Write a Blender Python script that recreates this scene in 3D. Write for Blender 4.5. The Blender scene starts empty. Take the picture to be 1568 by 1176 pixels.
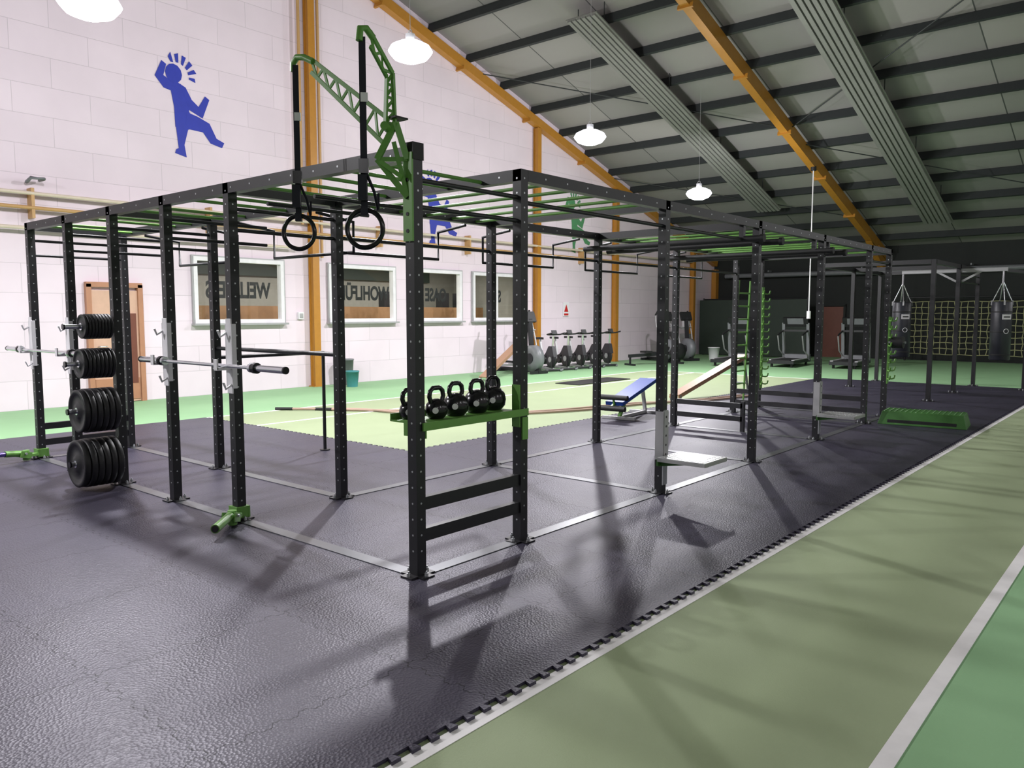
import bpy, math, random
from mathutils import Vector, Matrix
random.seed(4)
S = bpy.context.scene
# ---------------------------------------------------------------- materials
def lin(c):
    return tuple(((v/255)/12.92 if v/255 <= .04045 else ((v/255+.055)/1.055)**2.4) for v in c)
def M(name, rgb, rough=.5, metal=0., var=.12, scale=8., bump=0., bscale=60., spec=.5, emit=None, estr=0):
    m = bpy.data.materials.new(name); m.use_nodes = True
    nt = m.node_tree; n = nt.nodes; l = nt.links
    b = n['Principled BSDF']
    c = lin(rgb)
    tc = n.new('ShaderNodeTexCoord'); nz = n.new('ShaderNodeTexNoise')
    nz.inputs['Scale'].default_value = scale; nz.inputs['Detail'].default_value = 4
    l.new(tc.outputs['Object'], nz.inputs['Vector'])
    mx = n.new('ShaderNodeMix'); mx.data_type = 'RGBA'
    mx.inputs[6].default_value = (*[v*(1-var) for v in c], 1)
    mx.inputs[7].default_value = (*[min(1, v*(1+var)) for v in c], 1)
    l.new(nz.outputs['Fac'], mx.inputs[0]); l.new(mx.outputs[2], b.inputs['Base Color'])
    b.inputs['Roughness'].default_value = rough; b.inputs['Metallic'].default_value = metal
    b.inputs['Specular IOR Level'].default_value = spec
    if bump > 0:
        n2 = n.new('ShaderNodeTexNoise'); n2.inputs['Scale'].default_value = bscale; n2.inputs['Detail'].default_value = 3
        l.new(tc.outputs['Object'], n2.inputs['Vector'])
        bp = n.new('ShaderNodeBump'); bp.inputs['Strength'].default_value = bump; bp.inputs['Distance'].default_value = .004
        l.new(n2.outputs['Fac'], bp.inputs['Height']); l.new(bp.outputs['Normal'], b.inputs['Normal'])
    if emit:
        b.inputs['Emission Color'].default_value = (*lin(emit), 1); b.inputs['Emission Strength'].default_value = estr
    return m

BLK = M('black_powdercoat', (31, 31, 35), .42)
BLK2 = M('black_matte', (26, 26, 28), .6)
RUB = M('black_rubber', (28, 28, 31), .5, bump=.2)
GLOSSB = M('black_gloss', (20, 20, 24), .22)
GRN = M('green_powdercoat', (104, 156, 72), .4)
GRND = M('green_plastic', (58, 108, 46), .45)
ZINC = M('zinc_bolt', (190, 193, 196), .35, .6)
CHR = M('chrome', (215, 217, 222), .2, .95)
STEEL = M('steel_strip', (110, 112, 116), .36, .7, scale=3)
CHECK = M('checker_plate', (190, 192, 190), .35, .7, bump=.6, bscale=90)
WHT = M('white_plastic', (230, 228, 232), .4)
GREY = M('grey_plastic', (118, 120, 124), .4)
LGREY = M('light_grey_metal', (172, 172, 174), .4, .2)
ORG = M('orange_steel', (180, 124, 44), .45)
PIPE = M('ochre_pipe', (190, 150, 98), .45)
CREAM = M('cream_pipe', (214, 200, 182), .5)
BLUEF = M('blue_paint', (42, 56, 168), .6)
GREENF = M('green_paint', (80, 140, 96), .6)
BLUE = M('blue_vinyl', (22, 62, 150), .4)
WOOD = M('wood', (158, 122, 98), .5, scale=20)
ROPE = M('rope_beige', (176, 150, 136), .9, bump=.8, bscale=120)
TEAL = M('teal_plastic', (70, 140, 144), .45)
DOORM = M('door_wood', (176, 126, 98), .5)
DOORP = M('door_leaf', (206, 168, 146), .5)
DBRN = M('door_brown', (110, 62, 48), .5)
DGREEN = M('dark_green_sheet', (46, 58, 50), .6)
DWALL = M('dark_wall', (30, 34, 33), .75)
PURL = M('purlin', (42, 46, 47), .6)
NET = M('net_cord', (176, 176, 132), .9)
PURP = M('purple_bar', (110, 95, 170), .25, .8)
RED = M('red_sign', (190, 40, 40), .5)
INTW = M('interior_wall', (150, 148, 140), .8)
OCH = M('interior_ochre', (170, 130, 92), .7)
LETT = M('frosted_lettering', (46, 48, 48), .7)
STRAP = M('strap_webbing', (34, 34, 46), .8)
LAMPM = M('lamp_lens', (255, 255, 255), .4, emit=(252, 252, 255), estr=16)
LAMPS = M('lamp_reflector', (235, 235, 240), .4, emit=(245, 246, 255), estr=5.)
RADI = M('radiant_panel', (136, 136, 132), .5, .1, scale=2)
BAGM = M('bag_vinyl', (42, 44, 52), .4)

def nodes(m): return m.node_tree.nodes, m.node_tree.links, m.node_tree.nodes['Principled BSDF']
def wallmat():
    m = bpy.data.materials.new('painted_block_wall'); m.use_nodes = True
    n, l, b = nodes(m)
    tc = n.new('ShaderNodeTexCoord'); sp = n.new('ShaderNodeSeparateXYZ'); cb = n.new('ShaderNodeCombineXYZ')
    l.new(tc.outputs['Object'], sp.inputs[0])
    ad = n.new('ShaderNodeMath'); ad.operation = 'ADD'
    l.new(sp.outputs['X'], ad.inputs[0]); l.new(sp.outputs['Y'], ad.inputs[1])
    l.new(ad.outputs[0], cb.inputs[0]); l.new(sp.outputs['Z'], cb.inputs[1])
    br = n.new('ShaderNodeTexBrick'); br.inputs['Scale'].default_value = 1
    br.inputs['Brick Width'].default_value = 1.25; br.inputs['Row Height'].default_value = .5
    br.inputs['Mortar Size'].default_value = .006; br.inputs['Mortar Smooth'].default_value = .5
    br.inputs['Color1'].default_value = (*lin((236, 221, 232)), 1); br.inputs['Color2'].default_value = (*lin((231, 216, 227)), 1)
    br.inputs['Mortar'].default_value = (*lin((208, 195, 205)), 1)
    l.new(cb.outputs[0], br.inputs['Vector'])
    nz = n.new('ShaderNodeTexNoise'); nz.inputs['Scale'].default_value = .9; nz.inputs['Detail'].default_value = 5
    l.new(tc.outputs['Object'], nz.inputs['Vector'])
    mr = n.new('ShaderNodeMapRange'); mr.inputs[1].default_value = .3; mr.inputs[2].default_value = .75; mr.inputs[3].default_value = 1; mr.inputs[4].default_value = .9
    l.new(nz.outputs['Fac'], mr.inputs[0])
    mx = n.new('ShaderNodeMix'); mx.data_type = 'RGBA'; mx.blend_type = 'MULTIPLY'; mx.inputs[0].default_value = 1
    l.new(br.outputs['Color'], mx.inputs[6]); l.new(mr.outputs[0], mx.inputs[7]); l.new(mx.outputs[2], b.inputs['Base Color'])
    b.inputs['Roughness'].default_value = .75
    bp = n.new('ShaderNodeBump'); bp.inputs['Strength'].default_value = .3; bp.inputs['Distance'].default_value = .01; bp.invert = True
    l.new(br.outputs['Fac'], bp.inputs['Height']); l.new(bp.outputs['Normal'], b.inputs['Normal'])
    return m
WALL = wallmat()
def matmat():
    m = bpy.data.materials.new('rubber_puzzle_mat'); m.use_nodes = True
    n, l, b = nodes(m)
    tc = n.new('ShaderNodeTexCoord'); sp = n.new('ShaderNodeSeparateXYZ'); l.new(tc.outputs['Object'], sp.inputs[0])
    def mth(op, a, bb=None, c=None):
        x = n.new('ShaderNodeMath'); x.operation = op
        for i, v in enumerate((a, bb, c)):
            if v is None: continue
            if isinstance(v, (int, float)): x.inputs[i].default_value = v
            else: l.new(v, x.inputs[i])
        return x.outputs[0]
    def seam(a, c):
        w = mth('MULTIPLY', mth('SINE', mth('MULTIPLY', c, 52.36)), .016)
        w2 = mth('MULTIPLY', mth('SINE', mth('MULTIPLY', c, 157.)), .005)
        v = mth('ADD', mth('ADD', mth('ADD', a, w), w2), .4)
        f = mth('ABSOLUTE', mth('SUBTRACT', mth('FRACT', v), .5))
        return mth('LESS_THAN', f, .003)
    s = mth('MAXIMUM', seam(sp.outputs['X'], sp.outputs['Y']), seam(sp.outputs['Y'], sp.outputs['X']))
    nz = n.new('ShaderNodeTexNoise'); nz.inputs['Scale'].default_value = 1.3; nz.inputs['Detail'].default_value = 6
    l.new(tc.outputs['Object'], nz.inputs['Vector'])
    mx = n.new('ShaderNodeMix'); mx.data_type = 'RGBA'
    mx.inputs[6].default_value = (*lin((43, 41, 53)), 1); mx.inputs[7].default_value = (*lin((60, 57, 73)), 1)
    l.new(nz.outputs['Fac'], mx.inputs[0])
    m2 = n.new('ShaderNodeMix'); m2.data_type = 'RGBA'; m2.inputs[7].default_value = (*lin((24, 24, 30)), 1)
    l.new(s, m2.inputs[0]); l.new(mx.outputs[2], m2.inputs[6]); l.new(m2.outputs[2], b.inputs['Base Color'])
    rr = n.new('ShaderNodeMapRange'); rr.inputs[3].default_value = .36; rr.inputs[4].default_value = .52
    l.new(nz.outputs['Fac'], rr.inputs[0]); l.new(rr.outputs[0], b.inputs['Roughness'])
    l.new(mth('SUBTRACT', .5, mth('MULTIPLY', s, .28)), b.inputs['Specular IOR Level'])
    b.inputs['Specular Tint'].default_value = (.88, .84, 1, 1)
    vo = n.new('ShaderNodeTexVoronoi'); vo.inputs['Scale'].default_value = 75
    l.new(tc.outputs['Object'], vo.inputs['Vector'])
    h = mth('SUBTRACT', vo.outputs['Distance'], s)
    bp = n.new('ShaderNodeBump'); bp.inputs['Strength'].default_value = .6; bp.inputs['Distance'].default_value = .003
    l.new(h, bp.inputs['Height']); l.new(bp.outputs['Normal'], b.inputs['Normal'])
    return m
MATM = matmat()
F_OUT = M('court_green', (140, 182, 136), .75, var=.08, scale=1.5, bump=.3, bscale=140)
F_IN = M('court_olive', (150, 164, 128), .75, var=.08, scale=1.5, bump=.3, bscale=140)
LINEM = M('court_line_paint', (238, 236, 236), .6)
def roofmat():
    m = bpy.data.materials.new('roof_panels'); m.use_nodes = True
    n, l, b = nodes(m)
    tc = n.new('ShaderNodeTexCoord'); br = n.new('ShaderNodeTexBrick')
    br.inputs['Scale'].default_value = 1; br.inputs['Brick Width'].default_value = 1.4; br.inputs['Row Height'].default_value = 2.4
    br.inputs['Mortar Size'].default_value = .015; br.offset = 0
    br.inputs['Color1'].default_value = (*lin((156, 152, 150)), 1); br.inputs['Color2'].default_value = (*lin((132, 130, 129)), 1)
    br.inputs['Mortar'].default_value = (*lin((74, 76, 75)), 1)
    l.new(tc.outputs['Object'], br.inputs['Vector']); l.new(br.outputs['Color'], b.inputs['Base Color'])
    b.inputs['Roughness'].default_value = .7
    return m
ROOF = roofmat()
GLASS = bpy.data.materials.new('window_glass'); GLASS.use_nodes = True
_n = GLASS.node_tree.nodes; _l = GLASS.node_tree.links; _n.clear()
_o = _n.new('ShaderNodeOutputMaterial'); _t = _n.new('ShaderNodeBsdfTransparent'); _g = _n.new('ShaderNodeBsdfGlossy'); _mx = _n.new('ShaderNodeMixShader')
_g.inputs['Roughness'].default_value = .03; _t.inputs['Color'].default_value = (.9, .91, .9, 1); _mx.inputs[0].default_value = .14
_l.new(_t.outputs[0], _mx.inputs[1]); _l.new(_g.outputs[0], _mx.inputs[2]); _l.new(_mx.outputs[0], _o.inputs[0])

# ---------------------------------------------------------------- mesh builder
class B:
    def __init__(s, name, loc=(0, 0, 0), rz=0):
        s.name = name; s.loc = Vector(loc); s.rz = rz
        s.v = []; s.f = []; s.m = []; s.sm = []; s.mats = []
    def mi(s, m):
        if m not in s.mats: s.mats.append(m)
        return s.mats.index(m)
    def add(s, vs, fs, mat, smooth=False):
        o = len(s.v); s.v += [Vector(p) for p in vs]; k = s.mi(mat)
        for f in fs:
            s.f.append([o+i for i in f]); s.m.append(k); s.sm.append(smooth)
    def box(s, c, d, mat, R=None):
        c = Vector(c); h = Vector(d)/2; vs = []
        for x in (-1, 1):
            for y in (-1, 1):
                for z in (-1, 1):
                    p = Vector((x*h.x, y*h.y, z*h.z))
                    if R is not None: p = R @ p
                    vs.append(c+p)
        s.add(vs, [(0, 1, 3, 2), (4, 6, 7, 5), (0, 4, 5, 1), (2, 3, 7, 6), (0, 2, 6, 4), (1, 5, 7, 3)], mat)
    def beam(s, p1, p2, w, h, mat, up=(0, 0, 1)):
        p1 = Vector(p1); p2 = Vector(p2); d = p2-p1; L = d.length; d.normalize(); up = Vector(up)
        if abs(d.dot(up)) > .99: up = Vector((0, 1, 0))
        sx = d.cross(up).normalized(); u = sx.cross(d)
        R = Matrix((sx, d, u)).transposed()
        s.box((p1+p2)/2, (w, L, h), mat, R)
    def lathe(s, p0, ax, prof, mat, n=14, cap=True, smooth=True):
        p0 = Vector(p0); ax = Vector(ax).normalized()
        a = Vector((0, 0, 1)) if abs(ax.z) < .9 else Vector((1, 0, 0))
        e1 = ax.cross(a).normalized(); e2 = ax.cross(e1)
        vs = []; fs = []
        for t, r in prof:
            for i in range(n):
                g = 2*math.pi*i/n
                vs.append(p0+ax*t+(e1*math.cos(g)+e2*math.sin(g))*max(r, 1e-5))
        for k in range(len(prof)-1):
            for i in range(n):
                j = (i+1) % n
                fs.append((k*n+i, k*n+j, (k+1)*n+j, (k+1)*n+i))
        s.add(vs, fs, mat, smooth)
        if cap:
            m = len(prof)-1
            if prof[0][1] > 1e-4: s.add(vs[:n], [tuple(reversed(range(n)))], mat)
            if prof[m][1] > 1e-4: s.add(vs[m*n:], [tuple(range(n))], mat)
    def cyl(s, p1, p2, r, mat, n=12, r2=None):
        p1 = Vector(p1); p2 = Vector(p2)
        s.lathe(p1, p2-p1, [(0, r), ((p2-p1).length, r if r2 is None else r2)], mat, n)
    def tube(s, pts, r, mat, n=8, closed=False, flat=1.):
        P = [Vector(p) for p in pts]; N = len(P); vs = []; fs = []
        prev = None
        for i in range(N):
            if closed: t = P[(i+1) % N]-P[i-1]
            else: t = P[min(i+1, N-1)]-P[max(i-1, 0)]
            t.normalize()
            if prev is None:
                a = Vector((0, 0, 1)) if abs(t.z) < .9 else Vector((1, 0, 0))
                e = t.cross(a).normalized()
            else:
                e = (prev-t*prev.dot(t)).normalized()
            prev = e; g = t.cross(e)
            for k in range(n):
                a = 2*math.pi*k/n
                vs.append(P[i]+e*r*math.cos(a)+g*r*flat*math.sin(a))
        for i in range(N if closed else N-1):
            i2 = (i+1) % N
            for k in range(n):
                k2 = (k+1) % n
                fs.append((i*n+k, i*n+k2, i2*n+k2, i2*n+k))
        s.add(vs, fs, mat, True)
        if not closed:
            s.add(vs[:n], [tuple(reversed(range(n)))], mat); s.add(vs[-n:], [tuple(range(n))], mat)
    def torus(s, c, ax, R, r, mat, n=32):
        c = Vector(c); ax = Vector(ax).normalized()
        a = Vector((0, 0, 1)) if abs(ax.z) < .9 else Vector((1, 0, 0))
        e1 = ax.cross(a).normalized(); e2 = ax.cross(e1)
        s.tube([c+(e1*math.cos(2*math.pi*i/n)+e2*math.sin(2*math.pi*i/n))*R for i in range(n)], r, mat, 10, True)
    def poly(s, pts, ext, mat):
        P = [Vector(p) for p in pts]; e = Vector(ext); n = len(P)
        s.add(P+[p+e for p in P], [tuple(reversed(range(n))), tuple(range(n, 2*n))]+[(i, (i+1) % n, n+(i+1) % n, n+i) for i in range(n)], mat)
    def done(s, bevel=0, parent=None):
        me = bpy.data.meshes.new(s.name); me.from_pydata([tuple(p) for p in s.v], [], s.f)
        for m in s.mats: me.materials.append(m)
        me.polygons.foreach_set('material_index', s.m); me.polygons.foreach_set('use_smooth', s.sm)
        me.update()
        o = bpy.data.objects.new(s.name, me); S.collection.objects.link(o)
        o.location = s.loc; o.rotation_euler = (0, 0, s.rz)
        if bevel:
            b = o.modifiers.new('bevel', 'BEVEL'); b.width = bevel; b.segments = 2; b.limit_method = 'ANGLE'; b.angle_limit = math.radians(50)
        if parent: o.parent = parent
        return o

# ---------------------------------------------------------------- room shell
XW, YW, XB, YB = 27.5, 11.5, -19.5, -16.
RID = 4.
def rz(X): return 11.7-.3*X if X >= RID else 10.5-.3*(RID-X)
RO = .62
wins = [(4.66, 6.72), (7.92, 9.92), (10.5, 12.3), (12.75, 14.75)]
WZ0, WZ1 = 1.45, 2.78
g = B('wall_north')
def wq(x0, x1, z0, z1):
    g.add([(x0, YW, z0), (x1, YW, z0), (x1, YW, z1), (x0, YW, z1)], [(0, 1, 2, 3)], WALL)
wq(XB, XW, 0, WZ0)
xs = XB
for a, b_ in wins:
    wq(xs, a, WZ0, WZ1); xs = b_
wq(xs, XW, WZ0, WZ1)
g.add([(XB, YW, WZ1), (XW, YW, WZ1), (XW, YW, rz(XW)+RO), (RID, YW, rz(RID)+RO), (XB, YW, rz(XB)+RO)], [(0, 1, 2, 3, 4)], WALL)
g.done()
g = B('wall_south')
g.add([(XB, YB, 0), (XW, YB, 0), (XW, YB, rz(XW)+RO), (RID, YB, rz(RID)+RO), (XB, YB, rz(XB)+RO)], [(4, 3, 2, 1, 0)], WALL); g.done()
g = B('wall_east'); g.add([(XW, YB, 0), (XW, YW, 0), (XW, YW, rz(XW)+RO), (XW, YB, rz(XW)+RO)], [(0, 1, 2, 3)], DWALL); g.done()
g = B('wall_west'); g.add([(XB, YB, 0), (XB, YW, 0), (XB, YW, rz(XB)+RO), (XB, YB, rz(XB)+RO)], [(3, 2, 1, 0)], WALL); g.done()
g = B('ceiling')
g.poly([(RID, YB, rz(RID)+RO), (XW, YB, rz(XW)+RO), (XW, YW, rz(XW)+RO), (RID, YW, rz(RID)+RO)], (0, 0, .1), ROOF)
g.poly([(XB, YB, rz(XB)+RO), (RID, YB, rz(RID)+RO), (RID, YW, rz(RID)+RO), (XB, YW, rz(XB)+RO)], (0, 0, .1), ROOF)
g.done()
g = B('floor'); g.box(((XB+XW)/2, (YB+15)/2, -.05), (XW-XB, 15-YB, .1), F_OUT); g.done()
g = B('tennis_court_surface'); g.box((4.9, 2.665, .001), (23.77, 10.97, .002), F_IN); g.done()
g = B('court_lines')
for y in (-2.82, -1.478, 6.78, 8.15): g.box((4.9, y, .003), (23.77, .07, .003), LINEM)
for x in (-6.98, 16.78): g.box((x, 2.665, .003), (.08, 10.97, .003), LINEM)
g.done()
g = B('ceiling_purlins')
x = RID+.3
sl = Matrix.Rotation(math.atan(.3), 3, 'Y')
while x < XW:
    g.box((x, (YB+YW)/2, rz(x)+.5), (.07, YW-YB-.02, .22), PURL, sl); x += 1.38
x = RID-.3
sl2 = Matrix.Rotation(-math.atan(.3), 3, 'Y')
while x > XB:
    g.box((x, (YB+YW)/2, rz(x)+.5), (.07, YW-YB-.02, .22), PURL, sl2); x -= 1.38
g.done()
g = B('roof_rafters')
for y in (11.38, 4.8, -1.9, -8.6, -15.8):
    w = .2; h = .24 if y > 11 else .34
    g.beam((RID, y, rz(RID)+.2), (XW-.15, y, rz(XW-.15)+.2), w, h, ORG)
    g.beam((RID, y, rz(RID)+.2), (XB+.15, y, rz(XB+.15)+.2), w, h, ORG)
    if y < 11: g.poly([(XW-.1, y-w/2, rz(XW)), (XW-2.2, y-w/2, rz(XW-2.2)), (XW-.1, y-w/2, rz(XW)-.5)], (0, w, 0), ORG)
    g.box((XW-.15, y, rz(XW)/2), (.25, w, rz(XW)), DWALL if y < 11 else ORG)
    for k in range(8):
        xx = XW-1.5-k*2.76
        g.box((xx, y, rz(xx)+.03), (.05, w+.16, .1), ORG, sl)
g.done()
for i, X in enumerate((7.47, 15.5, 19.8, 25.4)):
    g = B('wall_column')
    for dy in (-.08, .08): g.box((X, 11.38+dy, (rz(X)+.06)/2), (.17, .014, rz(X)+.06), ORG)
    g.box((X, 11.38, (rz(X)+.06)/2), (.1, .15, rz(X)+.06), ORG)
    g.box((X, 11.38, .01), (.26, .22, .02), ORG)
    g.done()
for (x0, x1, y) in ((11.8, 22.6, 7.2), (4.6, 24.5, 2.5), (4.6, 24.5, -4.2)):
    g = B('ceiling_radiant_panel')
    for k in range(6):
        yy = y-.33+k*.132
        g.beam((x0, yy, rz(x0)+.12), (x1, yy, rz(x1)+.12), .09, .05, RADI)
    g.beam((x0, y, rz(x0)+.16), (x1, y, rz(x1)+.16), .84, .03, RADI)
    k = x0+.4
    while k < x1:
        for yy in (y-.36, y+.36): g.cyl((k, yy, rz(k)+.15), (k, yy, rz(k)+.62), .012, PURL, 6)
        k += 3.
    g.done()
g = B('ceiling_tie_cables')
for (a, b_) in (((13, 11.3), (18, 4.9)), ((18, 4.7), (13, -1.8)), ((19, 4.7), (24, -1.8)), ((19.5, 11.3), (24, 4.9))):
    g.cyl((a[0], a[1], rz(a[0])+.3), (b_[0], b_[1], rz(b_[0])+.3), .015, PURL, 6)
g.done()
g = B('eaves_duct')
g.cyl((27.1, 10.8, 3.15), (27.1, -12, 3.15), .09, GREY, 16)
for y in (9, 5.5, 2, -1.5, -5): g.box((27.2, y, 3.3), (.3, .04, .06), GREY)
g.done()
# wall pipes
g = B('wall_pipes')
for z, m in ((3.66, CREAM), (3.42, PIPE), (3.08, CREAM)):
    g.cyl((-4, 11.32, z), (25.2 if z > 3.3 else 7.0, 11.32, z), .032, m, 10)
for X in (-2, 1.8, 5, 9.4, 12.5, 17.8): g.box((X, 11.4, 3.5), (.05, .2, .5), PIPE)
for X in (7.18, 7.68): g.cyl((X, 11.36, 3.6 if X < 7.3 else 2.9), (X, 11.36, 10.2), .035, PIPE, 10)
g.tube([(1.75, 11.4, 3.85), (1.75, 11.2, 3.9), (1.95, 11.2, 3.9), (1.95, 11.4, 3.9)], .03, GREY)
g.done()
# windows
txt = ['WELLNESS', 'WOHLFÜHL', 'OASE', 'SPA']
for i, (a, b_) in enumerate(wins):
    g = B('window_%d' % (i+1)); f = .08
    for z in (WZ0+f/2, WZ1-f/2): g.box(((a+b_)/2, YW, z), (b_-a, .14, f), WHT)
    for x in (a+f/2, b_-f/2): g.box((x, YW, (WZ0+WZ1)/2), (f, .138, WZ1-WZ0-.01), WHT)
    if i == 3: g.box(((a+b_)/2, YW, (WZ0+WZ1)/2), (f*.8, .13, WZ1-WZ0-.02), WHT)
    g.box(((a+b_)/2, YW-.08, WZ0-.02), (b_-a+.1, .14, .04), LGREY)
    for x in (a-.015, b_+.015): g.box((x, YW-.03, (WZ0+WZ1)/2), (.03, .06, WZ1-WZ0), LGREY)
    g.box(((a+b_)/2, YW-.03, WZ1+.015), (b_-a+.06, .06, .03), LGREY)
    g.add([(a, YW, WZ0), (b_, YW, WZ0), (b_, YW, WZ1), (a, YW, WZ1)], [(0, 1, 2, 3)], GLASS)
    wo = g.done()
    cu = bpy.data.curves.new('lettering', 'FONT'); cu.body = txt[i]; cu.size = .46; cu.align_x = 'CENTER'; cu.extrude = .004; cu.offset = .016
    cu.materials.append(LETT)
    t = bpy.data.objects.new('lettering', cu); S.collection.objects.link(t)
    t.location = ((a+b_)/2, YW+.03, 1.98); t.rotation_euler = (math.pi/2, 0, 0); t.scale = (-.68, 1, 1); t.parent = wo
g = B('interior_room')
X0, X1, Y1 = 3.9, 15.2, 14.6
g.add([(X0, Y1, 0), (X1, Y1, 0), (X1, Y1, 3.1), (X0, Y1, 3.1)], [(0, 1, 2, 3)], INTW)
g.add([(X0, YW+.02, 3.1), (X1, YW+.02, 3.1), (X1, Y1, 3.1), (X0, Y1, 3.1)], [(0, 1, 2, 3)], INTW)
for X in (X0, X1): g.add([(X, YW+.02, 0), (X, Y1, 0), (X, Y1, 3.1), (X, YW+.02, 3.1)], [(0, 1, 2, 3)], INTW)
g.box((9.5, 13.0, .95), (10.6, .1, 1.75), OCH)
for x in (5.2, 8.3, 9.3, 11.2, 13.4, 14.1): g.box((x, 13.3, 2.0), (.3, .25, .5), BLK2)
g.box((9.5, 14.5, 2.75), (9, .05, .3), DGREEN)
g.done()
L = bpy.data.lights.new('interior_fill_light', 'AREA'); L.energy = 280; L.shape = 'RECTANGLE'; L.size = 9; L.size_y = .6; L.color = (1, .95, .9)  # added fill light, brightens the room seen through the windows
lo = bpy.data.objects.new('interior_fill_light', L); S.collection.objects.link(lo); lo.location = (9.5, 12.9, 3.05)
# doors
g = B('door_1')
g.box((3.12, YW-.03, 1.04), (.86, .05, 2.06), DOORP)
for x in (2.66, 3.58): g.box((x, YW-.05, 1.09), (.09, .09, 2.18), DOORM)
g.box((3.12, YW-.05, 2.17), (1.0, .09, .09), DOORM)
g.box((3.12, YW-.06, .25), (.8, .02, .4), DOORM); g.box((3.38, YW-.065, 1.0), (.22, .02, 1.3), DBRN)
g.cyl((2.8, YW-.05, 1.05), (2.8, YW-.13, 1.05), .012, CHR); g.cyl((2.8, YW-.12, 1.05), (2.93, YW-.12, 1.05), .01, CHR)
g.done()
g = B('door_2')
g.box((XW-.04, 6.6, .95), (.05, .8, 1.9), DBRN)
for y in (6.16, 7.04): g.box((XW-.06, y, .97), (.09, .08, 1.94), DWALL)
g.box((XW-.06, 6.6, 1.96), (.09, .96, .08), DWALL); g.done()
# painted figures
def figure(name, X, Z, mat, k=.0128):
    g = B(name)
    polys = [
        [(255, 134), (268, 131), (280, 136), (289, 152), (284, 170), (293, 186), (283, 198), (262, 197), (261, 168)],
        [(262, 146), (246, 143), (233, 128), (244, 104), (251, 108), (246, 125), (262, 133)],
        [(272, 132), (286, 150), (300, 161), (311, 143), (318, 147), (306, 177), (284, 168)],
        [(262, 188), (284, 190), (275, 222), (278, 240), (260, 236), (262, 230), (266, 228)],
        [(280, 172), (298, 176), (317, 183), (328, 204), (341, 209), (337, 217), (318, 213), (306, 198), (278, 197)],
        [(262+13*math.cos(a*.5236), 119+14*math.sin(a*.5236)) for a in range(12)],
        [(254, 96), (258, 89), (262, 103), (258, 103)], [(264, 91), (270, 88), (270, 102), (266, 102)],
        [(276, 90), (282, 92), (277, 105), (274, 103)], [(287, 96), (292, 101), (283, 110), (280, 107)],
        [(294, 107), (298, 112), (285, 117), (284, 113)], [(295, 120), (296, 126), (286, 123), (286, 120)]]
    for j, p in enumerate(polys):
        P = [(X+(u-288)*k, YW-.006-.0004*j, Z-(v-164)*k) for u, v in p]
        g.poly(P, (0, -.006, 0), mat)
    return g.done()
figure('painted_figure', 4.76, 5.66, BLUEF)
figure('painted_figure', 11.5, 4.38, BLUEF)
figure('painted_figure', 17.75, 4.55, GREENF)
g = B('fire_extinguisher_sign')
X = 17.1
g.box((X, YW-.02, 1.78), (.3, .02, .45), WHT); g.poly([(X-.11, YW-.035, 1.7), (X+.11, YW-.035, 1.7), (X, YW-.035, 1.93)], (0, -.003, 0), RED); g.box((X, YW-.035, 1.62), (.22, .01, .06), RED)
g.done()
g = B('wall_switch_box'); g.box((7.15, YW-.03, 1.6), (.14, .06, .16), WHT); g.box((7.15, YW-.065, 1.6), (.08, .015, .1), LGREY); g.done(.004)
g = B('green_partition')
g.box((26, 9.2, 1.1), (.04, 4.3, 2.15), DGREEN)
for y in (7.05, 9.2, 11.2): g.cyl((26.04, y, 0), (26.04, y, 2.25), .03, BLK)
g.cyl((26.04, 7.05, 2.2), (26.04, 11.2, 2.2), .025, BLK)
g.done()
g = B('cargo_net')
Xn = 26.9
for i in range(36):
    y = -3.2+i*.2
    g.tube([(Xn+random.uniform(-.02, .02), y+.02*math.sin(i*2+z*3), .25+z*.2) for z in range(10)], .014, NET, 4)
for j in range(10):
    g.tube([(Xn+random.uniform(-.01, .01), -3.2+i*.2, .25+j*.2+.012*math.sin(i*1.7+j)) for i in range(36)], .014, NET, 4)
for y in (-3.3, .3, 3.9):
    g.cyl((Xn+.03, y, 0), (Xn+.03, y, 2.3), .03, BLK)
g.cyl((Xn+.03, -3.3, 2.2), (Xn+.03, 3.9, 2.2), .025, BLK)
g.done()

# ---------------------------------------------------------------- mats
def mats():
    x0, x1, x2 = -6., 3., 17.; y0, y1, y2 = -1.42, 3.4, 8.1
    P = []
    x = x0; p = .1; d = .035
    P.append((x0, y0))
    while x+p <= x2+1e-6:
        P += [(x+.028, y0), (x+.016, y0-d), (x+.062, y0-d), (x+.05, y0)]
        x += p
    P += [(x2, y0), (x2, y1)]
    x = x2-p
    while x-p > x1+.1:
        P += [(x, y1), (x-.012, y1+d), (x+.034-.08, y1+d), (x-.034, y1)]
        x -= p
    P.append((x1, y1))
    y = y1+.1
    while y+p < y2:
        P += [(x1, y), (x1+d, y-.012), (x1+d, y+.046), (x1, y+.034)]
        y += p
    P += [(x1, y2), (x0, y2)]
    g = B('puzzle_floor_mat'); g.poly([(a, b_, .0045) for a, b_ in P], (0, 0, .0155), MATM)
    o = g.done()
    import bmesh
    bm = bmesh.new(); bm.from_mesh(o.data)
    bmesh.ops.triangulate(bm, faces=[f for f in bm.faces if len(f.verts) > 4]); bmesh.ops.recalc_face_normals(bm, faces=bm.faces); bm.to_mesh(o.data); bm.free()
mats()
MZ = .02
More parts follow.
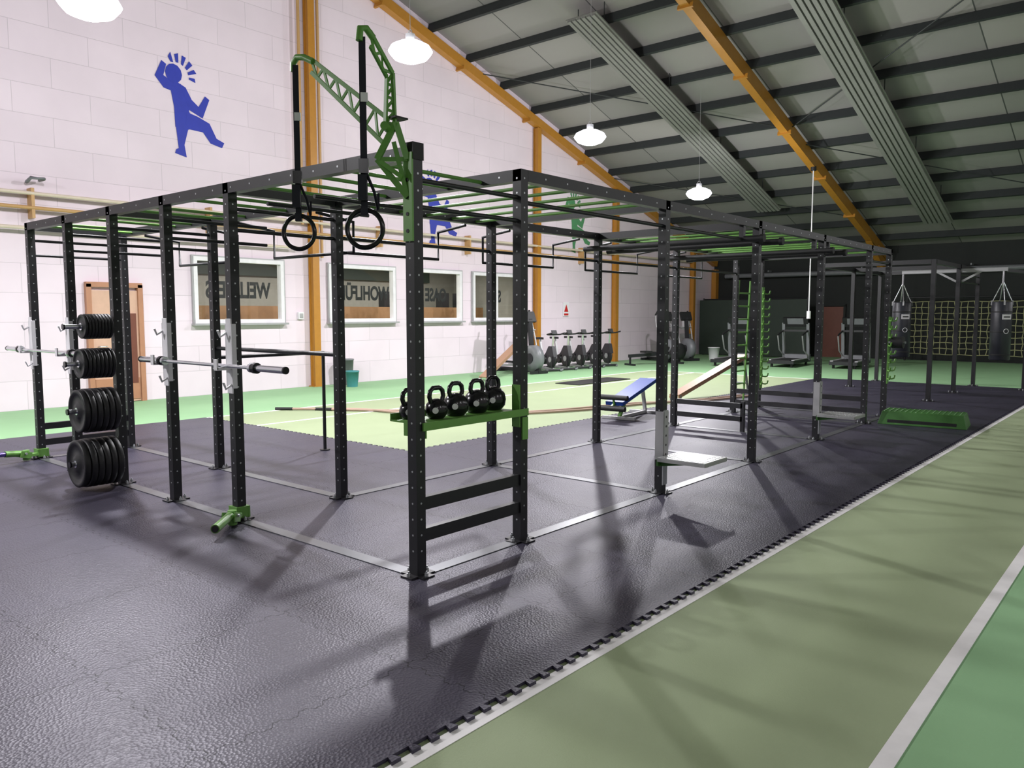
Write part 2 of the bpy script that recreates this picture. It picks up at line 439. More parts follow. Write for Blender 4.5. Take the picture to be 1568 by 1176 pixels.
# ---------------------------------------------------------------- rig
H = 2.64; PW = .075
YL = [0, 2.06, 3.09, 4.13, 5.17, 6.2]; XA = [1, 3, 5, 7, 9, 10]
def post(g, x, y, h=H, holes=True, step=.1):
    g.box((x, y, (MZ+h)/2), (PW, PW, h-MZ), BLK)
    g.box((x, y, MZ+.006), (.2, .1, .01), BLK); g.box((x, y, MZ+.0055), (.1, .2, .009), BLK)
    for dx, dy in ((.078, 0), (-.078, 0), (0, .078), (0, -.078)):
        g.cyl((x+dx, y+dy, MZ+.008), (x+dx, y+dy, MZ+.03), .012, ZINC, 6)
        g.cyl((x+dx, y+dy, MZ+.03), (x+dx, y+dy, MZ+.042), .006, ZINC, 6)
    if holes:
        z = .18
        while z < h-.05:
            r = .0068
            g.cyl((x-(PW/2-.002), y, z), (x-(PW/2+.0008), y, z), r, ZINC, 8)
            g.cyl((x, y-(PW/2-.002), z), (x, y-(PW/2+.0008), z), r, ZINC, 8)
            z += step
def hbeam(g, p1, p2, z=H-.04, holes=True):
    p1 = Vector((*p1, z)); p2 = Vector((*p2, z)); g.beam(p1, p2, PW, .08, BLK)
    if holes:
        d = (p2-p1); L_ = d.length; d.normalize(); nrm = Vector((-1, 0, 0)) if abs(d.y) > .5 else Vector((0, -1, 0))
        t = .2
        while t < L_-.1:
            c = p1+d*t+nrm*(PW/2); g.cyl(c-nrm*.002, c+nrm*.0008, .007, ZINC, 8); t += .26
g = B('training_rig')
for y in YL: post(g, 0, y)
for x in XA: post(g, x, 0)
for x in XA: post(g, x, 2.06)
for y in (4.13, 6.2): post(g, 1, y)
hbeam(g, (0, -.037), (0, 6.237)); hbeam(g, (1, -.037), (1, 6.237))
hbeam(g, (1.04, 0), (10.037, 0)); hbeam(g, (1.04, 2.06), (10.037, 2.06))
for x in (3, 5, 7, 9, 10): hbeam(g, (x, .04), (x, 2.02), holes=False)
for y in (2.06, 4.13, 6.2): hbeam(g, (.04, y), (.96, y), holes=False)
g.box((0, 0, H-.03), (PW+.012, PW+.012, .1), BLK2)
for y in YL:
    for z in (2.45, 2.29): g.cyl((.03, y, z), (.97, y, z), .015, BLK, 10)
for y in (1.03, 1.6): g.cyl((.03, y, 2.45), (.97, y, 2.45), .015, BLK, 10)
y = .34
while y < 6.1:
    if min(abs(y-q) for q in YL) > .08: g.cyl((.03, y, 2.585), (.97, y, 2.585), .0135, GRN, 10)
    y += .345
x = 1.35
while x < 9.95:
    if min(abs(x-q) for q in XA) > .08:
        if not (3 < x < 5): g.cyl((x, .03, 2.585), (x, 2.03, 2.585), .0135, GRN, 10)
    x += .345
for (a, b_) in ((1, 3), (3, 5), (5, 7), (7, 9)):
    g.cyl((a+.03, 2.06, 2.3), (b_-.03, 2.06, 2.3), .016, BLK, 10)
for (a, b_) in ((1, 3), (3, 5), (9, 10)):
    g.cyl((a+.03, 0, 2.42), (b_-.03, 0, 2.42), .016, BLK, 10)
for a in (1.35, 3.35, 5.35, 7.35):
    g.tube([(a, 2.1, 2.55), (a, 2.5, 2.5), (a, 2.5, 2.22), (a+1.3, 2.5, 2.22), (a+1.3, 2.5, 2.5), (a+1.3, 2.1, 2.55)], .016, BLK)
for y in (2.4, 4.4): g.tube([(1.04, y, 2.55), (1.45, y, 2.5), (1.45, y, 2.22), (1.45, y+1.3, 2.22), (1.45, y+1.3, 2.5), (1.04, y+1.3, 2.55)], .016, BLK)
for x in (4.62, 5.12, 6.72, 7.2):
    g.cyl((x, -.22, 2.42), (x, 2.0, 2.42), .032, BLK2, 12); g.cyl((x, -.24, 2.42), (x, -.2, 2.42), .042, BLK2, 12)
    g.beam((x, 0, 2.42), (x, 0, 2.58), .05, .05, BLK)
for z, w in ((.47, .08), (.27, .08)): g.beam((.04, 0, z), (.96, 0, z), .05, w, BLK)
for z in (.38, .2):
    g.beam((9, .04, z), (9, 2.02, z), .05, .07, BLK); g.beam((.04, 6.2, z), (.96, 6.2, z), .05, .07, BLK); g.beam((7, 1.0, z+.0), (7, 2.02, z), .05, .07, BLK)
g.box((7, 1.0, .23), (.05, .05, .42), BLK)
def strip(a, b_): g.beam((*a, MZ+.003), (*b_, MZ+.003), .1, .006, STEEL)
strip((0, 0), (0, 6.2)); strip((0, 0.0), (10, 0.0)); strip((1, 2.06), (10, 2.06)); strip((1, 2.06), (1, 6.2))
for x in (3, 5, 7, 9, 10): strip((x, .05), (x, 2.01))
strip((0, 6.2), (1, 6.2))
g.cyl((1.0, 2.1, 1.29), (1.0, 4.1, 1.29), .02, BLK)
g.cyl((1.03, 4.13, 1.19), (2.4, 4.2, 1.19), .02, BLK); g.cyl((2.4, 4.2, MZ), (2.4, 4.2, 1.2), .02, BLK); g.cyl((2.4, 4.2, MZ), (2.4, 4.2, MZ+.012), .06, BLK)
g.done()

# J-cups
for y in (2.06, 3.09, 5.17, 6.2):
    g = B('barbell_j_cup')
    g.box((-.044, y, 1.32), (.011, .074, .58), WHT)
    for s_ in (-1, 1): g.box((-.03, y+s_*.043, 1.32), (.04, .009, .5), WHT)
    g.box((-.105, y, 1.225), (.12, .05, .022), WHT); g.box((-.16, y, 1.26), (.014, .05, .08), WHT)
    g.tube([(-.05, y+.03, 1.5), (-.1, y+.03, 1.47), (-.12, y+.03, 1.52)], .01, WHT); g.tube([(-.05, y-.03, 1.1), (-.1, y-.03, 1.07), (-.12, y-.03, 1.12)], .01, WHT)
    g.done(.002)
def barbell(yc, x=-.105, z=1.2505):
    g = B('barbell')
    g.cyl((x, yc-.66, z), (x, yc+.66, z), .014, CHR)
    for s_ in (-1, 1):
        g.cyl((x, yc+s_*.655, z), (x, yc+s_*.685, z), .036, CHR, 16)
        g.cyl((x, yc+s_*.685, z), (x, yc+s_*1.1, z), .025, CHR, 16)
        g.cyl((x, yc+s_*.7, z), (x, yc+s_*.74, z), .04, GLOSSB, 16); g.cyl((x, yc+s_*1.09, z), (x, yc+s_*1.105, z), .027, GLOSSB, 16)
    g.done()
barbell(2.32); barbell(5.66)
def plates(z, r, n, th):
    g = B('weight_plate_stack'); y = 4.13
    g.cyl((-.04, y, z), (-.46, y, z), .022, CHR, 12); g.box((-.044, y, z), (.012, .074, .12), BLK)
    x = -.07
    for i in range(n):
        rr = r*(1 if i < n-1 else .97)
        g.lathe((x, y, z), (-1, 0, 0), [(0, rr*.86), (0, rr*.96), (th*.12, rr), (th*.88, rr), (th, rr*.96), (th, rr*.84), (th*.72, rr*.8), (th*.72, rr*.4), (th, rr*.34), (th, .03)], RUB, 32, cap=False)
        g.lathe((x, y, z), (-1, 0, 0), [(0, .03), (0, rr*.86)], RUB, 32, cap=False)
        g.cyl((x-th+.001, y, z), (x-th-.004, y, z), .034, CHR, 16)
        x -= th+.004
    g.cyl((-.46, y, z), (-.475, y, z), .028, GLOSSB, 12)
    g.done()
plates(1.53, .115, 9, .024); plates(1.19, .14, 8, .032); plates(.755, .205, 6, .05); plates(.27, .225, 6, .055)
def landmine(x, y, tip, bar=None):
    g = B('landmine_attachment'); z = MZ+.01
    for s_ in (-1, 1):
        g.box((x+s_*.049, y, z+.06), (.02, .12, .09), GRN); g.box((x, y+s_*.049, z+.06), (.078, .02, .09), GRN)
    tip = Vector(tip); b0 = Vector((x, y, z+.05)); d = (tip-b0); d.z = 0; d.normalize()
    a = b0+d*.1
    g.beam(b0+d*.06, a+d*.1, .09, .03, GRN)
    g.cyl(a+d*.08-Vector((0, 0, .05)), a+d*.08+Vector((0, 0, .06)), .035, GRN, 14)
    g.cyl(a+d*.14+Vector((0, 0, .03)), tip, .033, GRN, 16); g.cyl(tip, tip+(tip-a).normalized()*.004, .026, BLK2, 16)
    n = Vector((-d.y, d.x, 0))
    for s_ in (-1, 1): g.beam(a+d*.05+n*.05*s_, a+d*.17+n*.045*s_+Vector((0, 0, .03)), .012, .07, GRN)
    g.cyl(a+d*.12-n*.07+Vector((0, 0, .03)), a+d*.12+n*.07+Vector((0, 0, .03)), .012, ZINC, 8)
    if bar: g.cyl(tip, bar, .025, PURP, 14)
    g.done(.002)
landmine(0, 2.06, (-.42, 1.68, .10)); landmine(0, 6.2, (-.4, 6.08, .13), (-1.6, 5.7, .2))

# ring arms on the corner post
g = B('gymnastic_ring_arms')
g.box((-.0448, 0, 2.34), (.014, .078, .52), GRN)
for q in (2.14, 2.24, 2.34, 2.44): g.cyl((-.05, 0, q), (-.055, 0, q), .012, BLK2, 10)
N = Vector((-.12, .08, 2.74))
T1 = Vector((-.245, .82, 3.23)); T2 = Vector((-.36, .02, 3.2))
def gb(a, b_, w=.024): g.beam(a, b_, w*.6, w, GRN)
A0 = Vector((-.05, .0, 2.56)); A1 = Vector((-.05, 0, 2.34))
n1 = N+Vector((.02, -.04, .03)); n2 = Vector((-.16, .14, 2.56))
gb(A0, n1, .036); gb(A1, n2, .036); gb(n1, n2, .036); gb(A0, n2, .026); gb(A1, Vector((-.1, .06, 2.66)), .026); gb(n2, Vector((-.09, .0, 2.45)), .026)
def truss(a0, a1, b0, b1, n):
    gb(a0, a1); gb(b0, b1)
    for i in range(n):
        p = a0.lerp(a1, i/n); q = b0.lerp(b1, (i+.5)/n); r = a0.lerp(a1, (i+1)/n)
        gb(p, q, .016); gb(q, r, .016)
truss(N+Vector((0, 0, .05)), T1+Vector((.02, -.14, .0)), N+Vector((-.01, .03, -.09)), T1+Vector((.02, -.14, -.08)), 6)
g.tube([T1+Vector((.02, -.16, -.02)), T1+Vector((.01, -.08, .02)), T1+Vector((0, -.02, .03)), T1+Vector((0, .02, 0)), T1+Vector((0, .02, -.05))], .02, GRN)
U = Vector((-.12, .06, 3.05))
truss(N+Vector((.03, -.02, .02)), U+Vector((.01, -.01, .0)), N+Vector((-.01, .02, 0)), U+Vector((-.01, .02, -.02)), 4)
truss(U+Vector((.01, -.01, 0)), T2+Vector((.06, 0, .03)), U+Vector((-.01, .02, -.02)), T2+Vector((.06, 0, -.05)), 2)
g.tube([T2+Vector((.08, 0, 0)), T2+Vector((.03, 0, .04)), T2+Vector((-.01, 0, .03)), T2+Vector((-.02, 0, -.04))], .02, GRN)
g.cyl(N+Vector((-.06, -.03, .0)), N+Vector((.06, .05, .0)), .025, GRN); g.box(N+Vector((.05, -.02, .06)), (.1, .08, .01), BLK2)
g.done()
for T, zc in ((T1, 2.17), (T2, 2.13)):
    g = B('gymnastic_ring'); R_ = .106
    g.torus((T.x, T.y, zc), (.85, .5, 0), R_, .0145, GLOSSB, 40)
    rot = Matrix.Rotation(-.75, 3, 'Z')
    top = T.z-.03; zt = zc+R_
    for off in (-.012, .012):
        g.box((T.x+off*.3, T.y+off*.5, (top+zt+.01)/2), (.036, .004, top-zt+.02), STRAP, rot)
    g.box((T.x, T.y, zt-.01), (.04, .05, .05), STRAP, rot)
    g.box((T.x-.01, T.y-.01, zt+.24), (.055, .035, .08), GLOSSB, rot); g.box((T.x-.02, T.y-.01, zt+.12), (.05, .05, .14), STRAP, rot)
    g.tube([(T.x-.01, T.y-.02, zt+.22), (T.x+.02, T.y-.06, zt+.1), (T.x+.04, T.y-.07, zt-.0), (T.x+.05, T.y-.06, zt+.09)], .012, STRAP, 6, flat=.3)
    g.box((T.x-.0, T.y-.012, zt+.62), (.04, .012, .05), WHT, rot)
    g.done()

g = B('kettlebell_shelf')
g.box((.5, .12, .965), (.91, .34, .012), GRN); g.box((.52, -.048, .955), (1.02, .012, .05), GRN); g.box((.5, .29, .985), (.91, .01, .05), GRN)
g.box((.956, .0, 1.0), (.01, .07, .3), GRN)
g.box((.045, .06, .93), (.01, .2, .1), GRN)
g.box((1.0, -.0435, .84), (.06, .011, .16), GRN)
g.done()
for x, y, r in ((.12, .19, .068), (.27, .1, .074), (.46, .11, .086), (.665, .11, .09), (.865, .14, .094)):
    g = B('kettlebell'); z = .9712
    g.lathe((x, y, z), (0, 0, 1), [(0, r*.6), (.004, r*.68), (r*.35, r*.93), (r*.8, r), (r*1.25, r*.9), (r*1.6, r*.62), (r*1.75, r*.2), (r*1.76, 0)], GLOSSB, 24)
    h = r*1.35
    g.tube([(x-.045, y, z+h), (x-.062, y, z+h+.045), (x-.055, y, z+h+.08), (x-.03, y, z+h+.1), (x+.03, y, z+h+.1), (x+.055, y, z+h+.08), (x+.062, y, z+h+.045), (x+.045, y, z+h)], .0155, GLOSSB, 10)
    d = Vector((-.75, -.66, 0)); c = Vector((x, y, z+r*.8))
    g.cyl(c+d*r*.95, c+d*(r+.002), .02, WHT, 14)
    g.done()

def step(x):
    g = B('step_platform'); z = .37
    g.box((x, -.0465, .55), (.07, .014, .46), LGREY); g.box((x, -.0445, .2), (.075, .01, .2), ZINC)
    for s_ in (-1, 1): g.box((x+s_*.0435, -.01, .55), (.01, .08, .44), LGREY)
    for k in range(5): g.cyl((x, -.054, .38+k*.085), (x, -.051, .38+k*.085), .011, BLK2, 10)
    g.box((x+.03, -.3, z), (.42, .46, .012), CHECK)
    for i in range(9):
        for j in range(9): g.box((x+.03-.18+i*.045, -.3-.2+j*.05, z+.007), (.025, .006, .003), CHR, Matrix.Rotation(.785 if (i+j) % 2 else -.785, 3, 'Z'))
    g.box((x+.03, -.53, z-.015), (.42, .008, .03), CHECK); g.box((x-.18, -.3, z-.015), (.008, .46, .03), CHECK)
    for s_ in (-.14, .2): g.poly([(x+s_, -.06, z-.01), (x+s_, -.5, z-.01), (x+s_, -.06, z-.08)], (.01, 0, 0), GRND)
    g.box((x+.03, -.07, z-.04), (.42, .02, .06), GRND)
    g.done()
step(3); step(7)
g = B('studded_green_step', (9.45, -.72, MZ), .1)
v = [(-.3, -.58, 0), (.3, -.58, 0), (.3, .58, 0), (-.3, .58, 0), (-.25, -.53, .19), (.25, -.53, .19), (.25, .53, .19), (-.25, .53, .19)]
g.add(v, [(3, 2, 1, 0), (4, 5, 6, 7), (0, 1, 5, 4), (1, 2, 6, 5), (2, 3, 7, 6), (3, 0, 4, 7)], GRND)
for i in range(7):
    for j in range(15): g.lathe((-.21+i*.07, -.49+j*.07, .189), (0, 0, 1), [(0, .02), (.008, .014), (.011, .0)], GRND, 8)
g.box((-.283, 0, .05), (.02, .9, .05), BLK2)
g.done(.006)
def tower(name, x, y, z0, z1):
    g = B(name)
    g.box((x, y-.046, (z0+z1)/2), (.09, .012, z1-z0), GRN)
    z = z0+.08
    while z < z1-.02:
        for s_ in (-1, 1):
            g.tube([(x+s_*.03, y-.05, z), (x+s_*.08, y-.09, z-.01), (x+s_*.12, y-.11, z+.0), (x+s_*.13, y-.12, z+.05)], .013, GRN, 6)
        z += .13
    g.done()
tower('wall_ball_peg_rack', 10, 0, .55, 1.6)
tower('wall_ball_peg_rack', 10, 2.06, .35, 2.1)
g = B('dumbbell_peg')
g.cyl((9.97, -.05, 1.2), (9.97, -.3, 1.2), .02, ZINC); g.cyl((9.97, -.1, 1.2), (9.97, -.27, 1.2), .09, RUB, 24); g.done()
g = B('green_ladder')
for x in (9.25, 9.7): g.beam((x, 2.2, .02), (x, 2.12, 2.2), .035, .02, GRN)
for k in range(8): g.cyl((9.25, 2.2-.01*k, .45+k*.22), (9.7, 2.2-.01*k, .45+k*.22), .014, GRN)
g.done()

# ---------------------------------------------------------------- boxing rig
g = B('boxing_bag_rig')
RP = [(12.9, 0), (15, 0), (12.9, 2.06), (15, 2.06), (17, 0), (17, 2.06), (16.4, -1.05)]
for x, y in RP: post(g, x, y, holes=False)
hbeam(g, (12.9, 0), (17.04, 0), holes=False); hbeam(g, (12.9, 2.06), (17.04, 2.06), holes=False)
for x in (12.9, 15, 17): hbeam(g, (x, .04), (x, 2.02), holes=False)
for y in (-1, 1):
    g.beam((15.05, .03*y, 2.52), (15.05, 1.08 if y > 0 else -.85, 2.52), .07, .07, LGREY)
    g.beam((15.05, .05*y, 2.3), (15.05, .4*y, 2.5), .03, .04, LGREY)
g.beam((16.4, -1.05, 2.5), (15.1, -.8, 2.5), .06, .06, BLK)
for z in (2.45, 2.3): g.cyl((15.03, 0, z), (16.97, 0, z), .016, BLK)
g.done()
for y in (1.06, -.78):
    g = B('punching_bag'); x = 15.05; zb = .72; hb = 1.17; r = .185
    g.lathe((x, y, zb), (0, 0, 1), [(0, .02), (0, r*.9), (.02, r), (hb-.02, r), (hb, r*.92), (hb, .02)], BAGM, 24, cap=False)
    for q in (.1, .55, .95): g.lathe((x, y, zb+q), (0, 0, 1), [(0, r+.002), (.012, r+.004), (.024, r+.002)], BLK2, 24, cap=False)
    for a in range(4):
        c, s_ = math.cos(a*1.57+.4), math.sin(a*1.57+.4)
        g.cyl((x+c*r*.95, y+s_*r*.95, zb+hb-.02), (x+c*.01, y+s_*.01, zb+hb+.38), .009, CHR, 6)
        g.box((x+c*r*.98, y+s_*r*.98, zb+hb-.03), (.03, .03, .09), LGREY)
    g.cyl((x, y, zb+hb+.36), (x, y, 2.485), .02, CHR, 8)
    d = Vector((-.76, -.6, 0)).normalized(); R = Matrix.Rotation(math.atan2(d.y, d.x), 3, 'Z')
    g.box(Vector((x, y, zb+.86))+d*(r-.003), (.016, .16, .1), WHT, R); g.box(Vector((x, y, zb+.86))+d*(r+.006), (.002, .12, .025), BLK2, R)
    g.torus(Vector((x, y, zb+.58))+d*(r-.001), d, .045, .006, WHT, 20)
    g.done()

# ---------------------------------------------------------------- benches, ropes
g = B('blue_situp_bench', (7.45, 3.05, MZ), .1)
R = Matrix.Rotation(-math.radians(13), 3, 'Y')
g.box((0, 0, .4), (1.25, .3, .06), BLUE, R)
g.box((0, 0, .355), (1.15, .08, .04), LGREY, R)
g.beam((-.45, 0, .02), (-.2, 0, .32), .05, .05, GRN); g.beam((.5, 0, .02), (.38, 0, .43), .05, .05, LGREY); g.beam((-.45, 0, .03), (.5, 0, .03), .05, .05, LGREY)
for x in (-.45, .5): g.beam((x, -.28, .025), (x, .28, .025), .05, .05, LGREY)
g.cyl((-.66, -.25, .36), (-.66, .25, .36), .04, BLK2, 14); g.cyl((-.74, -.25, .2), (-.74, .25, .2), .04, BLK2, 14); g.beam((-.55, 0, .27), (-.75, 0, .2), .04, .04, GRN); g.beam((-.6, 0, .24), (-.66, 0, .38), .03, .03, GRN)
g.done(.006)
def incline(x, y, rzz, L_=2.4, hi=.85, name='wooden_incline_board'):
    g = B(name, (x, y, MZ if y < 3.4 else .002), rzz)
    g.beam((0, 0, .1), (L_, 0, hi), .22, .03, WOOD)
    for s_ in (-.1, .1):
        g.beam((.0, s_, .06), (L_, s_, hi-.04), .03, .04, WOOD); g.beam((L_-.1, s_, hi-.1), (L_-.0, s_*1.4, 0.02), .035, .035, GREY)
        g.beam((.05, s_, 0), (.05, s_, .1), .04, .04, GREY)
    g.cyl((L_-.05, -.16, .2), (L_-.05, .16, .2), .018, GREY)
    g.done()
incline(10.1, 3.75, -.12, 2.4, .78); incline(10.9, 9.4, .25, 2.2, .95)
def rope(pts):
    g = B('battle_rope')
    P = [Vector(p) for p in pts]; out = []
    for i in range(len(P)-1):
        p0 = P[max(i-1, 0)]; p1 = P[i]; p2 = P[i+1]; p3 = P[min(i+2, len(P)-1)]
        for k in range(8):
            t = k/8
            out.append(.5*((2*p1)+(p2-p0)*t+(2*p0-5*p1+4*p2-p3)*t*t+(3*p1-p0-3*p2+p3)*t**3))
    out.append(P[-1])
    g.tube(out, .021, ROPE, 8); g.tube([P[0], P[0]+(P[0]-P[1]).normalized()*.3], .026, BLK2, 10)
    g.done()
rope([(4.5, 7.95, .03), (5.2, 7.0, .03), (5.4, 6.1, .028), (6.1, 5.1, .028), (7.2, 4.45, .028), (8.9, 4.0, .028), (9.6, 3.6, .028), (10.2, 3.25, .044), (11.5, 3.0, .044)])
rope([(4.9, 7.4, .028), (5.5, 6.4, .028), (6.0, 5.7, .028), (6.3, 4.8, .028), (7.6, 4.1, .028), (9.0, 3.8, .028), (9.7, 3.52, .03), (10, 3.15, .044), (11.7, 2.8, .044)])
g = B('climbing_rope')
g.cyl((19.8, 4.75, 5.75), (19.8, 4.75, 1.7), .018, WHT, 8); g.cyl((19.8, 4.75, 1.5), (19.8, 4.75, 1.72), .06, WHT, 10); g.cyl((19.8, 4.75, 5.7), (19.8, 4.75, 5.82), .08, BLK2, 10)
g.done()
# ---------------------------------------------------------------- cardio
def bike(x, y, r_):
    g = B('spin_bike', (x, y, 0), r_)
    for xx in (-.5, .5): g.cyl((xx, -.26, .05), (xx, .26, .05), .035, BLK); g.cyl((xx, -.27, .04), (xx, -.2, .04), .04, GREY); g.cyl((xx, .2, .04), (xx, .27, .04), .04, GREY)
    g.beam((-.5, 0, .08), (.5, 0, .08), .05, .06, LGREY)
    g.beam((-.4, 0, .1), (.3, 0, .62), .06, .09, BLK); g.beam((.45, 0, .1), (.42, 0, .7), .06, .08, BLK); g.beam((-.12, 0, .3), (-.28, 0, .85), .05, .07, LGREY)
    g.lathe((.35, -.03, .34), (0, 1, 0), [(0, .1), (0, .22), (.01, .25), (.05, .25), (.06, .22), (.06, .1)], BLK, 28); g.cyl((.35, -.05, .34), (.35, .05, .34), .08, LGREY, 16)
    g.lathe((-.02, -.05, .32), (0, 1, 0), [(0, .1), (.01, .13), (.09, .13), (.1, .1)], BLK, 20)
    for s_ in (-1, 1): g.beam((-.02, s_*.09, .32), (-.02+.1*s_, s_*.1, .32-.12*s_), .02, .03, LGREY); g.box((-.02+.1*s_, s_*.15, .32-.12*s_), (.1, .09, .03), BLK2)
    g.poly([(-.45, -.09, .9), (-.45, .09, .9), (-.28, .07, .9), (-.12, .025, .9), (-.12, -.025, .9), (-.28, -.07, .9)], (0, 0, .06), BLK2); g.beam((-.28, 0, .8), (-.28, 0, .91), .04, .04, CHR)
    g.beam((.42, 0, .65), (.46, 0, 1.02), .04, .05, CHR)
    g.tube([(.75, -.2, 1.1), (.5, -.22, 1.06), (.42, -.1, 1.05), (.42, .1, 1.05), (.5, .22, 1.06), (.75, .2, 1.1)], .022, BLK2)
    g.box((.52, 0, 1.12), (.03, .16, .12), BLK2, Matrix.Rotation(-.5, 3, 'Y'))
    g.poly([(.12, -.06, .5), (.6, -.06, .42), (.5, -.06, .72), (.3, -.06, .72)], (0, .12, 0), BLK)
    g.done()
for i in range(5): bike(14.7+i*.72, 10.45, math.radians(-112))
def cross(x, y, r_):
    g = B('cross_trainer', (x, y, 0), r_)
    g.beam((-.9, 0, .08), (.8, 0, .08), .1, .1, BLK)
    for xx in (-.85, .75): g.beam((xx, -.3, .05), (xx, .3, .05), .08, .08, BLK)
    g.lathe((.5, -.12, .42), (0, 1, 0), [(0, .2), (.02, .36), (.22, .36), (.24, .2)], GREY, 28); g.lathe((.5, -.14, .42), (0, 1, 0), [(0, .14), (.28, .14)], BLK, 20)
    g.beam((.45, 0, .6), (.35, 0, 1.5), .09, .12, BLK); g.box((.32, 0, 1.55), (.08, .42, .3), BLK2, Matrix.Rotation(-.4, 3, 'Y')); g.box((.275, 0, 1.56), (.01, .28, .18), LGREY, Matrix.Rotation(-.4, 3, 'Y'))
    for s_ in (-1, 1):
        g.tube([(.45, s_*.25, .35), (.3, s_*.27, .9), (.15, s_*.29, 1.3), (.05, s_*.27, 1.6), (.1, s_*.2, 1.72)], .022, LGREY); g.tube([(.05, s_*.27, 1.58), (.1, s_*.2, 1.73)], .03, BLK2)
        g.beam((-.8, s_*.2, .18), (.5, s_*.22, .3+.06*s_), .04, .05, LGREY); g.box((-.25, s_*.21, .3), (.42, .16, .05), BLK2)
    g.tube([(.35, -.2, 1.2), (.05, -.2, 1.15), (.05, .2, 1.15), (.35, .2, 1.2)], .018, LGREY)
    g.done()
cross(20.9, 10.2, math.radians(-120)); cross(22.1, 10.1, math.radians(-120)); cross(13.75, 10.55, math.radians(-100))
def tread(x, y, r_):
    g = B('treadmill', (x, y, 0), r_)
    g.box((-.1, 0, .16), (1.9, .8, .1), BLK); g.box((-.15, 0, .215), (1.6, .5, .012), BLK2); g.box((.72, 0, .25), (.4, .76, .18), GREY)
    for s_ in (-1, 1):
        g.box((-.1, s_*.35, .22), (1.7, .09, .03), LGREY); g.beam((.65, s_*.38, .15), (.5, s_*.38, 1.35), .06, .09, GREY)
        g.tube([(.5, s_*.38, 1.1), (.0, s_*.38, 1.0), (-.1, s_*.38, .95)], .025, BLK2); g.tube([(-.1, s_*.38, .95), (.1, s_*.38, .5), (.6, s_*.38, .3)], .022, LGREY)
        for xx in (-.9, .7): g.cyl((xx, s_*.3, 0), (xx, s_*.3, .12), .04, BLK2)
    g.beam((.48, -.4, 1.1), (.48, .4, 1.1), .08, .06, BLK); g.box((.5, 0, 1.38), (.1, .78, .3), BLK2, Matrix.Rotation(-.4, 3, 'Y')); g.box((.44, 0, 1.4), (.01, .5, .2), GREY, Matrix.Rotation(-.4, 3, 'Y'))
    g.done()
tread(20.9, 7.5, math.radians(5)); tread(21.5, 5.9, math.radians(5)); tread(22.0, 4.2, math.radians(5))
g = B('rowing_machine', (19.2, 9.5, 0), math.radians(-20))
g.beam((-1, 0, .3), (1, 0, .36), .08, .1, BLK); g.lathe((1.05, -.1, .4), (0, 1, 0), [(0, .1), (.02, .27), (.18, .27), (.2, .1)], BLK2, 24)
g.box((-.3, 0, .42), (.26, .3, .06), BLK2); g.beam((-.95, -.25, .03), (-.95, .25, .03), .06, .06, BLK); g.beam((1., -.3, .03), (1., .3, .03), .06, .06, BLK); g.beam((-.95, 0, .03), (-.95, 0, .3), .05, .05, BLK); g.beam((1, 0, 0.03), (1, 0, .3), .05, .05, BLK)
g.beam((.95, 0, .5), (.7, 0, .95), .03, .03, BLK); g.box((.68, 0, .98), (.03, .2, .16), BLK2)
for s_ in (-1, 1): g.box((.65, s_*.14, .42), (.06, .12, .3), BLK2, Matrix.Rotation(.6, 3, 'Y'))
g.done()
def bin_(name, x, y, h, r, mat):
    g = B(name, (x, y, 0)); g.lathe((0, 0, 0), (0, 0, 1), [(0, r*.78), (h-.03, r), (h-.03, r*1.06), (h, r*1.06), (h, r*.94), (.03, r*.7), (.03, 0)], mat, 20, cap=False); g.lathe((0, 0, 0), (0, 0, 1), [(0.001, 0), (0.001, r*.78)], mat, 20, cap=False); g.done()
bin_('waste_bin', 7.95, 10.7, .36, .15, TEAL); bin_('waste_bin', 8.2, 11.2, .6, .15, GREY)
bin_('waste_bin', 22.9, 9.2, .45, .2, WHT)
g = B('cleaning_station', (23.4, 10.6, 0)); g.box((0, 0, .05), (.4, .4, .06), GREY); g.cyl((0, 0, .05), (0, 0, 1.1), .03, LGREY); g.lathe((0, 0, 1.05), (0, 0, 1), [(0, .12), (.02, .14), (.3, .14), (.32, .1)], WHT, 18); g.box((0, 0, .8), (.3, .3, .2), LGREY); g.done()
g = B('exercise_mat', (12.6, 7.3, 0), 0); g.box((0, 0, .014), (2.2, .7, .02), BLK2); g.done(.006)

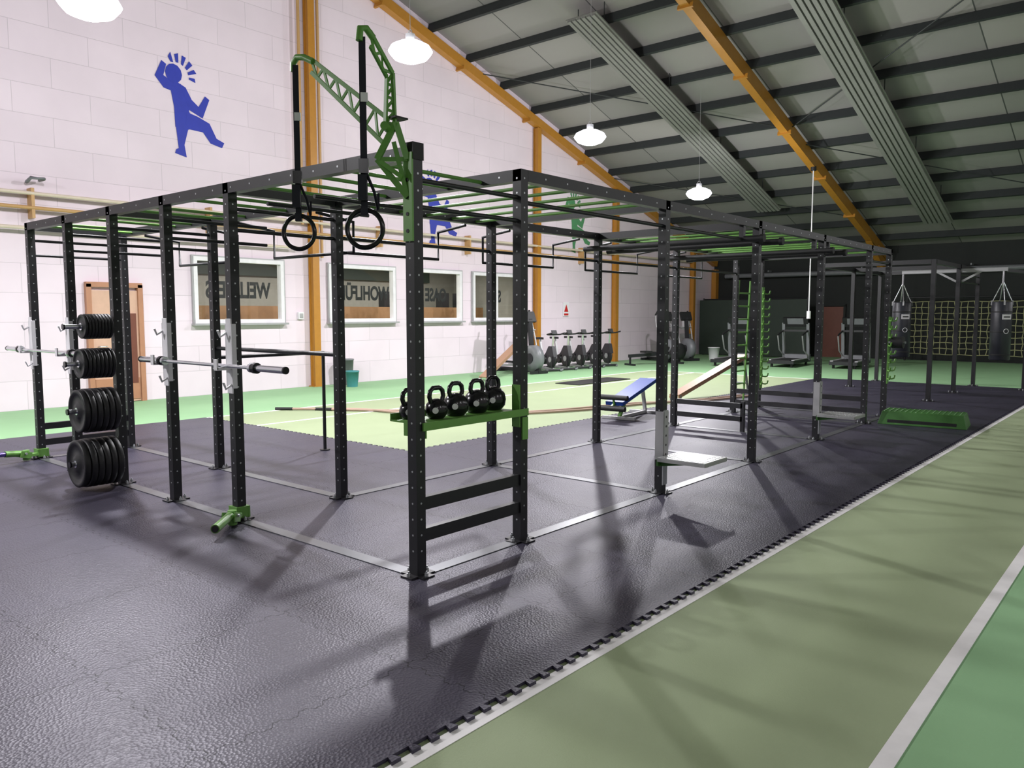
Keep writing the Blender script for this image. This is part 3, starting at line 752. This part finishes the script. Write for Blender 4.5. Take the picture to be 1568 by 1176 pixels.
# ---------------------------------------------------------------- lamps (downlight spot from the reflector + spill through the prismatic shade)
def lamp(x, y, z, P, dn=.85):
    e = bpy.data.objects.new('highbay_lamp', None); S.collection.objects.link(e); e.location = (x, y, z)
    g = B('reflector'); g.lathe((0, 0, 0), (0, 0, 1), [(0, .31), (.03, .33), (.1, .29), (.16, .17), (.18, .09)], LAMPS, 28, cap=False)
    g.lathe((0, 0, 0), (0, 0, 1), [(-.13, 0), (-.12, .12), (-.07, .25), (0, .31)], LAMPM, 28, cap=False)
    g.cyl((0, 0, .17), (0, 0, .28), .07, LGREY, 16); g.torus((0, 0, .31), (1, 0, 0), .035, .007, LGREY, 12)
    g.cyl((0, 0, .32), (0, 0, rz(x)+.38-z), .004, LGREY, 6)
    g.done(parent=e)
    L = bpy.data.lights.new('lamp_spill', 'POINT'); L.energy = P*.5; L.shadow_soft_size = .09; L.color = (.99, .97, 1)
    o = bpy.data.objects.new('lamp_spill', L); S.collection.objects.link(o); o.parent = e; o.location = (0, 0, -.3)
    L = bpy.data.lights.new('lamp_downlight', 'SPOT'); L.energy = P*dn; L.shadow_soft_size = .07; L.color = (.99, .97, 1); L.spot_size = math.radians(160); L.spot_blend = .6
    o = bpy.data.objects.new('lamp_downlight', L); S.collection.objects.link(o); o.parent = e; o.location = (0, 0, -.3)
for x, y, z in ((.6, 5.85, 5.02), (5.0, 5.45, 5.5), (10.4, 5.95, 5.22), (15.65, 6.18, 4.7), (-5, 5.8, 5.3)): lamp(x, y, z, 860)
for x in (-10, -4.5, 1, 6.5, 12, 17.5): lamp(x, -8.5, 5.4, 190)
lamp(21, -6.0, 4.4, 260)  # extra lamp added out of view to brighten the net and far end

w = bpy.data.worlds.new('World'); S.world = w; w.use_nodes = True
w.node_tree.nodes['Background'].inputs[0].default_value = (.5, .55, .6, 1); w.node_tree.nodes['Background'].inputs[1].default_value = .3
# ---------------------------------------------------------------- camera
cam = bpy.data.cameras.new('camera'); co = bpy.data.objects.new('camera', cam); S.collection.objects.link(co)
co.location = (-3.298, -3.569, 1.65); co.rotation_euler = (math.radians(90-5.1), 0, math.radians(-49.7))
cam.sensor_width = 36; cam.lens = 36*1211/1568; cam.clip_end = 200
S.camera = co
S.view_settings.view_transform = 'Standard'
S.view_settings.exposure = 0
